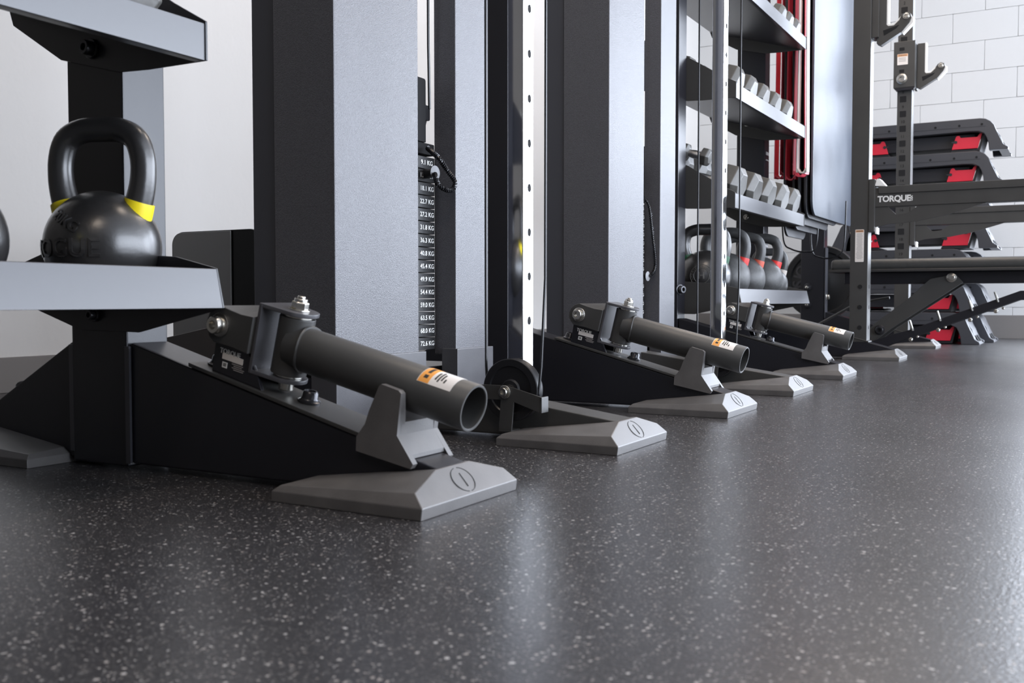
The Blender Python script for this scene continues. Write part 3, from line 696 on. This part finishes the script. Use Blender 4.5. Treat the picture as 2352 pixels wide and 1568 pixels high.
# ------------------------------------------------------------------ kettlebells
def kettlebell(label, ring, loc, rot, R0=.094, k=1.0, mt='cast', writing=None, group=None):
    """loc = point under the bell on the shelf"""
    global OFF
    t = thing('kettlebell', label, 'kettlebell', loc, group, rot=(0, 0, rot)); OFF = Vector((0, 0, 0))
    c = R0 * .98
    prof = [(0, 0), (R0 * .52, 0)]
    for i in range(4, 33):
        a = R(-90 + 180 * i / 32)
        if c + R0 * math.sin(a) > .002: prof.append((R0 * math.cos(a), c + R0 * math.sin(a)))
    prof[-1] = (0, prof[-1][1])
    G().lathe(prof, (0, 0, 0), (0, 0, 1), 48).obj('bell', mt, t)
    s = R0 / .094
    half = [(.055, .046), (.067, .080), (.0735, .115), (.0725, .150), (.061, .180), (.033, .1945), (0, .196)]
    half = [(x, .05 + (z - .05) * k if z > .05 else z) for x, z in half]
    pts = [Vector((x * s, 0, c + z * s)) for x, z in half] + [Vector((-x * s, 0, c + z * s)) for x, z in half[-2::-1]]
    P = catmull(pts, 5); n = len(P)
    rd = [s * (.0205 + .0035 * max(0, 1 - min(i, n - 1 - i) / 12.0) ** 1.3) for i in range(n)]
    G().tube(P, .02, 20, rads=rd).obj('handle', mt, t)
    for sg in (1, -1):
        q = [Vector((sg * a * s, 0, c + b2 * s)) for a, b2 in ((.0545, .0400), (.0615, .0600), (.0665, .0755))]
        q = catmull(q, 4)
        G().tube(q, .02, 24, rads=[s * v for v in [.0278 - .0004 * i for i in range(len(q))]]).obj('colour_ring', ring, t)
    for (tx, size, az, el, mt2, rot2) in (writing or []):
        me = text_mesh(tx, size, .0022, 1.05, .0006)
        for v in me.vertices:
            cr_, sr_ = math.cos(rot2), math.sin(rot2); ux, uy = v.co.x * cr_ - v.co.y * sr_, v.co.x * sr_ + v.co.y * cr_
            a = az + ux / R0; e = el + uy / R0; r = R0 + v.co.z * .8 + .0002
            v.co = Vector((math.sin(a) * math.cos(e) * r, -math.cos(a) * math.cos(e) * r, c + math.sin(e) * r))
        me.materials.clear(); me.materials.append(M[mt2])
        o = bpy.data.objects.new('embossed_text', me); COL.objects.link(o); o.parent = t
    return t
KG = 'kettlebells on the near rack shelf'
kettlebell('black kettlebell with yellow rings and embossed writing on the near shelf', 'yellow', (-1.255, .983, .2578), R(22), .0825,
           writing=[('ROGUE', .036, R(-16), R(-4), 'cast', 0), ('20KG', .023, R(-12), R(24), 'cast', R(-26))], group=KG)
kettlebell('black kettlebell cut by the left photo edge, next to the yellow-ringed one', 'yellow', (-1.255, .737, .2578), R(22), .082, group=KG)
FK = 'kettlebells on the far rack shelf'
far = [('green', -1.232, 3.632, .098, 'large black kettlebell with green ring and round emblem, nearest on the far shelf', 'cast'),
       ('red', -1.222, 3.850, .098, 'dark kettlebell with bright red ring, second on the far shelf', 'castfar'),
       ('orange', -1.220, 4.066, .096, 'grey kettlebell with dull orange-red ring, middle of the far shelf', 'castfar'),
       ('red', -1.206, 4.278, .098, 'scratched grey kettlebell with red ring, second from the far end', 'castfar'),
       ('cream', -1.212, 4.462, .080, 'pale grey kettlebell with cream ring, last by the shelf end plate', 'castfar')]
for ring, x, y, r, lb, mt in far:
    kb = kettlebell(lb, ring, (x, y, .2555), R(14), r, k=.81, mt=mt, group=FK)
    if ring == 'green':
        # round emblem with ring lettering
        Rr = r; c = Rr * .98
        def sph(u, v, h=.0006): 
            a = u / Rr; e = v / Rr; q = Rr + h
            return Vector((math.sin(a) * math.cos(e) * q, -math.cos(a) * math.cos(e) * q, c + math.sin(e) * q))
        for rr in (.043, .029):
            G().tube([sph(-.004 + rr * math.cos(R(a)), rr * math.sin(R(a))) for a in range(0, 360, 10)], .0009, 5, closed=True).obj('emblem_ring', 'hex', kb)
        for i, ch in enumerate('AMERICAN BARBELL'):
            if ch == ' ': continue
            a = R(200 - i * 14.5); me = text_mesh(ch, .013, .0006)
            for v in me.vertices:
                u = v.co.x; w = v.co.y
                px = (.036 + w) * math.cos(a) + u * math.sin(a); py = (.036 + w) * math.sin(a) - u * math.cos(a)
                v.co = sph(-.004 + px, py, .0006 + v.co.z)
            me.materials.clear(); me.materials.append(M['hex']); o = bpy.data.objects.new('emblem_letter', me); COL.objects.link(o); o.parent = kb
        me = text_mesh('H', .034, .0006, bold=.001)
        for v in me.vertices: v.co = sph(-.004 + v.co.x, v.co.y, .0006 + v.co.z)
        me.materials.clear(); me.materials.append(M['hex']); o = bpy.data.objects.new('emblem_letter', me); COL.objects.link(o); o.parent = kb

# ------------------------------------------------------------------ dumbbells
def dumbbell(label, loc, R0, hl, grip=.115, group=None, tilt=17.0, hexrot=0.0, name='dumbbell'):
    """hex dumbbell; loc = middle of the grip; lies along X, the +X head lower"""
    global OFF
    t = thing(name, label, 'dumbbell', loc, group, rot=(0, R(tilt), 0)); OFF = Vector((0, 0, 0))
    for sg in (1, -1):
        g = G(); x0 = sg * grip / 2; x1 = sg * (grip / 2 + hl)
        def ringp(x, r): return [(x, r * math.cos(R(60 * i + hexrot)), r * math.sin(R(60 * i + hexrot))) for i in range(6)]
        rs = [ringp(x0, R0 * .55), ringp(x0 + sg * hl * .22, R0), ringp(x1 - sg * hl * .25, R0), ringp(x1, R0 * .66)]
        vs = [[g.b.verts.new(p) for p in r] for r in rs]
        for p, q in zip(vs, vs[1:]):
            for i in range(6): g._f([p[i], p[(i + 1) % 6], q[(i + 1) % 6], q[i]])
        g._f(vs[0]); g._f(vs[-1])
        g.obj('hex_head', 'hex', t, bevel=.0025, world=True)
    G().lathe([(.0125, -grip / 2 - .005), (.0150, -grip / 4), (.0165, 0), (.0150, grip / 4), (.0125, grip / 2 + .005)], (0, 0, 0), (1, 0, 0), 16).obj('grip', 'grip', t, world=True)
    return t
def tray_z(z0, X): return z0 + .0075 + (.132 / .428) * (-1.087 - X)
TL = math.degrees(math.atan(.132 / .428))
ords = ['nearest', 'second', 'third', 'fourth', 'fifth', 'sixth', 'last']
def on_tray(z0, y, R0, hl, grip, label, group):
    # head front face near the lip
    ca, sa = math.cos(R(TL)), math.sin(R(TL)); r_in = R0 * math.cos(R(30))
    half = grip / 2 + hl
    xf = -1.093; cx = xf - half * ca - r_in * sa * 0 - .004
    cz = tray_z(z0, cx) + r_in / ca + .001
    return dumbbell(label, (cx, y, cz), R0, hl, grip, group, TL)
G2 = 'hex dumbbells on the second shelf up'; G3 = 'hex dumbbells on the third shelf up'; G4 = 'hex dumbbells on the top shelf'
O5 = ('nearest', 'second', 'third', 'fourth', 'last')
for i, y in enumerate((3.650, 3.858, 4.062, 4.270, 4.464)):
    on_tray(.593, y, .081, .085, .13, 'large grey hex dumbbell on the second shelf up, %s from its near end' % O5[i] if 0 < i < 4 else 'large grey hex dumbbell on the second shelf up, at its %s end' % ('near' if i == 0 else 'far'), G2)
dumbbell('small silver hex dumbbell lying on a larger one, second shelf up', (-1.262, 3.600, .806), .036, .040, .045, G2, TL)
for i, y in enumerate((3.620, 3.790, 3.962, 4.140, 4.330)):
    on_tray(.985, y, .064, .072, .12, 'mid-size grey hex dumbbell on the third shelf up, %s from its near end' % O5[i] if 0 < i < 4 else 'mid-size grey hex dumbbell on the third shelf up, at the %s end of the row' % ('near' if i == 0 else 'far'), G3)
for i, y in enumerate((4.215, 4.335, 4.455)):
    on_tray(1.377, y, .055, .055, .12, ('grey hex dumbbell on the top shelf, third from its far end', 'grey hex dumbbell on the top shelf, second from its far end', 'grey hex dumbbell at the far end of the top shelf')[i], G4)
dumbbell('grey hex dumbbell on the upper shelf of the near rack, cut by the top edge', (-1.19, .925, .599 + .052 + .045), .045, .05, .10, None, TL)

# ------------------------------------------------------------------ things by the wall, near end
t = thing('storage_bin', 'dark grey round-cornered bin against the white wall behind the near rack', 'bin', (-2.12, 2.15, 0))
pf = rrect(-2.259, -2.030, .0, .452, .035, k=8, corners=(0, 0, 0, 1))
G().prism(pf, 2.00, 2.006).obj('front_panel', 'bin', t, bevel=.002)
pi = rrect(-2.259, -1.93, .0, .455, .035, k=8, corners=(0, 0, 1, 1))
G().prism(pi, 2.0065, 2.28).obj('shell', 'gloss', t, bevel=.003)
t = thing('wedge_ramp', 'brown-grey sloping wedge lying low behind the near landmine leg', 'ramp', (-1.82, 1.55, 0))
G().prism([(-1.86, 0), (-1.86, .155), (-1.82, .161), (-1.565, .208), (-1.565, 0)], 1.50, 1.62).obj('wedge_body', 'ramp', t, bevel=.002)
o = G().tube(catmull([(-2.30, .6, .004), (-2.22, 1.0, .004), (-2.10, 1.30, .004), (-1.95, 1.42, .006)], 6), .004, 8).obj('power_cable', 'cable', world=True)
single(o, 'thin black cable lying on the floor by the wall at the left', 'cable')

# ------------------------------------------------------------------ bands, mats, plates behind the far rack
def band(label, mt, X, Y, half, zb, w=.022, lean=0.0, ztop=2.15, th=.005):
    g = G(); P = []
    for i in range(13):
        a = R(180 + 15 * i); P.append((X + half * math.cos(a), Y + lean, zb + half * (1 + math.sin(a)) * 1.8))
    up = [(X + half * .8, Y + lean * .5, zb + .5), (X + half * .55, Y, ztop)]
    dn = [(X - half * .55, Y, ztop), (X - half * .8, Y + lean * .5, zb + .5)]
    P = catmull(P[::2] + up + dn, 4, closed=True)
    g.ribbon(P, (0.3, 1, 0), w, th, closed=True)
    single(g.obj('resistance_band', mt, world=True), label, 'band', 'bands hung from the rack rail')
bd = [('band', -1.240, 4.74, .020, .835, 'red band hanging in a narrow loop, seen between the shelves next to the post'),
      ('bandgrey', -1.222, 4.78, .016, .86, 'pale grey band hanging among the red ones next to the post'),
      ('band', -1.205, 4.70, .018, .85, 'red band hanging straight, beside the pale band next to the post'),
      ('bandgrey', -1.190, 4.76, .020, .90, 'pale band hanging behind the middle red loops'),
      ('band', -1.165, 4.66, .022, .815, 'red band with long loop ending just above the second shelf end'),
      ('band', -1.112, 4.600, .026, .822, 'bright red band hanging in front of the dark mats, rightmost of the bands'),
      ('bandgrey', -1.098, 4.575, .022, .835, 'pale-edged band crossing the rightmost red loop')]
for mt_, x, y, h, zb, lb in bd: band(lb, mt_, x, y, h, zb, w=.034 if mt_ == 'band' else .022)

mats = [(-1.066, 4.640, 5.55, .652, 'mat', 'pale blue-grey exercise mat hanging foremost beside the rack upright'),
        (-1.092, 4.625, 5.30, .640, 'matdark', 'black mat hanging directly behind the pale blue-grey mat'),
        (-1.118, 4.620, 5.22, .612, 'matdark', 'black mat hanging third from the front, its lower edge catching light'),
        (-1.150, 4.650, 5.16, .590, 'matdark', 'black mat hanging fourth from the front beside the bands'),
        (-1.190, 4.645, 5.05, .560, 'matdark', 'black mat hanging rearmost with a curved lower corner by the kettlebells')]
for i, (x, y0, y1, zb, mt_, lb) in enumerate(mats):
    poly = rrect(y0, y1, zb, 2.2, .07, k=8)
    g = G().prism(poly, x - .012, x, 'x')
    single(g.obj('exercise_mat', mt_, world=True, bevel=.003), lb, 'mat', 'mats hung in the rig')

def disc(label, loc, r, d, th=.05, letters=None, name='weight_plate'):
    t = thing(name, label, 'weight plate', loc, 'weight plates stored on the rig')
    ax = Vector(d)
    G().ringlathe([(r, -th / 2 + .006), (r - .006, -th / 2), (r * .84, -th / 2), (r * .80, -th / 2 + .009), (r * .36, -th / 2 + .009), (r * .30, -th / 2), (.026, -th / 2), (.026, th / 2), (r * .3, th / 2), (r * .84, th / 2), (r - .006, th / 2), (r, th / 2 - .006)], loc, ax, 64).obj('disc', 'rubber', t)
    if letters:
        for i, ch in enumerate(letters):
            a = R(200 - i * 17); c = Vector(loc) + Vector((math.cos(a) * r * .60, -th / 2 + .009, math.sin(a) * r * .60))
            text(ch, r * .40, c, (math.sin(a), 0, -math.cos(a)), (math.cos(a), 0, math.sin(a)), 'plate', t, depth=.004, bold=.002)
    return t
disc('black rubber weight plate with raised letters, half hidden behind the far kettlebells', (-1.31, 5.95, .365), .215, (0, 1, 0), letters='USIO')
disc('black weight plate low on the far post, behind the bench end', (-1.335, 6.03, .34), .155, (0, 1, 0))
# peg carrying the plates
# hanging handles and straps
def loop(label, P, r=.004, mt='cable', name='hanging_strap', cat='strap'):
    o = G().tube(catmull(P, 6, closed=False), r, 8).obj(name, mt, world=True); single(o, label, cat, 'straps hanging in the rig')
loop('black strap looped under the mats, left of the two', [(-1.30, 5.0, .75), (-1.29, 5.0, .56), (-1.25, 5.0, .515), (-1.18, 5.0, .50), (-1.13, 5.0, .53), (-1.12, 5.0, .75)])
loop('black strap looped under the mats, right of the two and lower', [(-1.18, 5.1, .75), (-1.175, 5.1, .52), (-1.13, 5.1, .475), (-1.07, 5.1, .475), (-1.02, 5.1, .52), (-1.01, 5.1, .75)])
loop('thin black strap curving behind the near rack upright', [(-1.11, 5.62, .95), (-1.10, 5.62, .66), (-1.05, 5.60, .60), (-.97, 5.58, .575)], .005)
t = thing('suspension_trainer', 'black suspension strap with yellow handle hanging behind the near rack upright', 'strap', (-.925, 4.95, 2.27))
G().ribbon([(-.925, 4.95, 2.27), (-.928, 4.95, 1.6), (-.922, 4.95, 1.28), (-.930, 4.95, .98)], (1, 0, 0), .024, .004).obj('strap', 'rubber', t)
G().prism(rrect(-.950, -.915, .86, .985, .012), 4.94, 4.965).obj('yellow_tag', 'yellow', t, bevel=.003)
G().ribbon([(-.925, 4.945, 1.46), (-.925, 4.945, 1.44)], (1, 0, 0), .03, .004).obj('yellow_stitching', 'yellow', t)
G().prism(rrect(-.948, -.922, .60, .84, .008), 4.94, 4.96).obj('grip', 'rubber', t, bevel=.003)

# ------------------------------------------------------------------ bench
t = thing('bench', 'black padded adjustable weight bench with chrome ladder pegs, inside the power rack', 'bench', (-.3, 5.2, 0))
pp = rrect(5.07, 5.33, .404, .462, .024, k=5)
g = G(); 
o = G().prism(pp, -1.075, .55, 'x').obj('bench_pad', 'vinyl', t, bevel=.016, seg=3)
G().prism([(5.062, .398), (5.338, .398), (5.335, .412), (5.065, .412)], -1.082, .56, 'x').obj('pad_base', 'rubber', t, bevel=.002)
G().box(-1.02, .50, 5.13, 5.27, .341, .398).obj('seat_rail', 'frame', t, bevel=.004)
for yy in (5.095, 5.285):
    G().prism([(-.62, .362), (-.51, .385), (-.475, .345), (-.79, .125), (-.87, .060), (-.915, .040), (-.935, .075), (-.86, .155), (-.72, .265)], yy, yy + .010).obj('support_strut', 'land', t, bevel=.002)
    G().prism([(-.915, .018), (-.92, .045), (-.78, .098), (-.705, .120), (-.235, .305), (.10, .305), (.10, .262), (-.240, .262), (-.69, .085), (-.86, .020)], yy - .012, yy - .002).obj('ladder_bar', 'frame', t, bevel=.002)
bolt(t, (-.526, 5.095, .368), (0, -1, 0), .016, .008, 'zinc', name='pivot_bolt'); bolt(t, (-.843, 5.095, .117), (0, -1, 0), .018, .014, 'blackbolt', name='hinge_bolt')
for (x, z_) in ((-.705, .150), (-.584, .197), (-.447, .246), (-.340, .287)):
    d = Vector((-.30, 0, 1)).normalized()
    G().tube([(x, 5.078, z_ + .014), (x + .015, 5.078, z_ - .034)], .0055, 8).obj('ladder_peg', 'zinc', t)
    bolt(t, (x + .006, 5.080, z_ - .076), (0, -1, -.3), .007, .008, 'zinc')
    bolt(t, (x + .036, 5.082, z_ - .062), (0, -1, -.3), .0045, .006, 'zinc')
G().box(-.96, -.90, 4.98, 5.42, .0, .045).obj('rear_foot', 'rubber', t, bevel=.006)
G().box(.30, .36, 4.95, 5.45, .0, .045).obj('front_foot', 'rubber', t, bevel=.006)
G().prism([(.10, .26), (.10, .31), (.36, .045), (.30, .045)], 5.17, 5.23).obj('front_leg', 'frame', t, bevel=.004)
G().prism([(.36, .045), (.32, .045), (.40, .345), (.45, .345)], 5.16, 5.24).obj('front_post', 'frame', t, bevel=.004)
G().tube([(-1.20, 5.35, .13), (-1.00, 5.35, .245), (-.84, 5.35, .275)], .007, 10).obj('brace_rod', 'land', t)

# ------------------------------------------------------------------ step decks
def step_deck(label, xr, yn, z0, proto=None):
    L_ = .96; H = .1885
    if proto is not None:
        c = dup(proto, (0, 0, 0), label); c.location = (xr - L_ / 2, yn + .18, z0); return c
    global OFF
    t = thing('step_deck', label, 'step deck', (xr - L_ / 2, yn + .18, z0), 'stacked step decks against the block wall'); OFF = Vector((0, 0, 0))
    # local: x from -.53 to .53, y from -.18 to .18
    hs = [(0, H), (.33, H)] + [(.33 + .085 * math.sin(R(a)), H - .085 + .085 * math.cos(R(a))) for a in (20, 40, 60, 78)] + [(.455, .030), (.480, .014), (.480, 0), (.380, 0), (.376, .040), (.366, .075), (.352, .100), (.325, .113), (.270, .116), (0, .112)]
    poly = hs + [(-x, z) for x, z in hs[::-1][1:-1]]
    body = G(); 
    body.prism(poly, -.18, -.125).prism(poly, .125, .18)
    body.obj('side_frame', 'deck', t, bevel=.004)
    top = [(x, z) for x, z in hs[:6]] + [(.437, .085), (.41, .095), (.37, .140), (.33, .155), (0, .155)]
    top = top + [(-x, z) for x, z in top[::-1][1:-1]]
    G().prism(top, -.126, .126).obj('deck_top', 'deck', t, bevel=.003)
    for sg in (1, -1):
        G().prism([(sg * .480, 0), (sg * .455, .030), (sg * .432, .092), (sg * .410, .092), (sg * .43, 0)], -.126, .126).obj('end_wall', 'deck', t, bevel=.003)
        # two openings in the end wall
        for y0 in (-.10, .02):
            G().prism([(sg * .4710, .018), (sg * .4495, .052), (sg * .4475, .052), (sg * .467, .018)], y0, y0 + .07).obj('end_slot', 'hole', t)
        rp = [(sg * .178, .020), (sg * .199, .092), (sg * .206, .099), (sg * .217, .099), (sg * .226, .086), (sg * .315, .086), (sg * .327, .106), (sg * .341, .107), (sg * .318, .020)]
        rb = G().prism(rp, -.150, -.142).obj('red_leg', 'deckred', t, bevel=.002)
        G().lathe([(.009, 0), (.009, .003)], (sg * .199, -.1525, .062), (0, 1, 0), 14).box(sg * .189 - .012, sg * .189 + .012, -.1525, -.151, .058, .066).obj('red_leg_lug', 'deckdark', rb)
        G().prism([(sg * .170, .004), (sg * .178, .018), (sg * .318, .018), (sg * .343, .108), (sg * .352, .108), (sg * .330, .004)], -.141, .14).obj('leg_housing', 'deckdark', t, bevel=.002)
    G().prism([(-.30, .030), (-.30, .108), (.30, .108), (.30, .030)], -.118, .118).obj('underside_rib', 'deckdark', t, bevel=.003)
    g = G()
    for sx in (-.30, -.17, -.04, .09, .22, .34): g.lathe([(.007, 0), (.007, .0015)], (sx, -.1800, .152), (0, -1, 0), 12)
    g.obj('screw_recess', 'hole', t)
    G().box(-.36, .36, -.1812, -.1798, .1395, .1412).obj('parting_line', 'deckdark', t)
    return t
tiers = ['on the floor', 'second tier from the floor', 'third tier from the floor', 'fourth tier from the floor', 'fifth tier from the floor', 'second from the top of the stack', 'on top of the stack']
xs = [-.505, -.517, -.510, -.420, -.425, -.400, -.375]
proto = None
for i in range(7):
    lb = 'dark grey step deck with red legs, front stack, ' + tiers[i]
    d = step_deck(lb, xs[i], 6.42, i * .1885 + .0005, proto)
    if proto is None: proto = d
for i in range(3):
    step_deck('dark grey step deck with red legs, rear stack against the wall, ' + ['on the floor', 'one above the floor', 'topmost'][i], -.455 + (0, .0, .01)[i], 6.82 + .0, i * .1885 + .0005, proto)
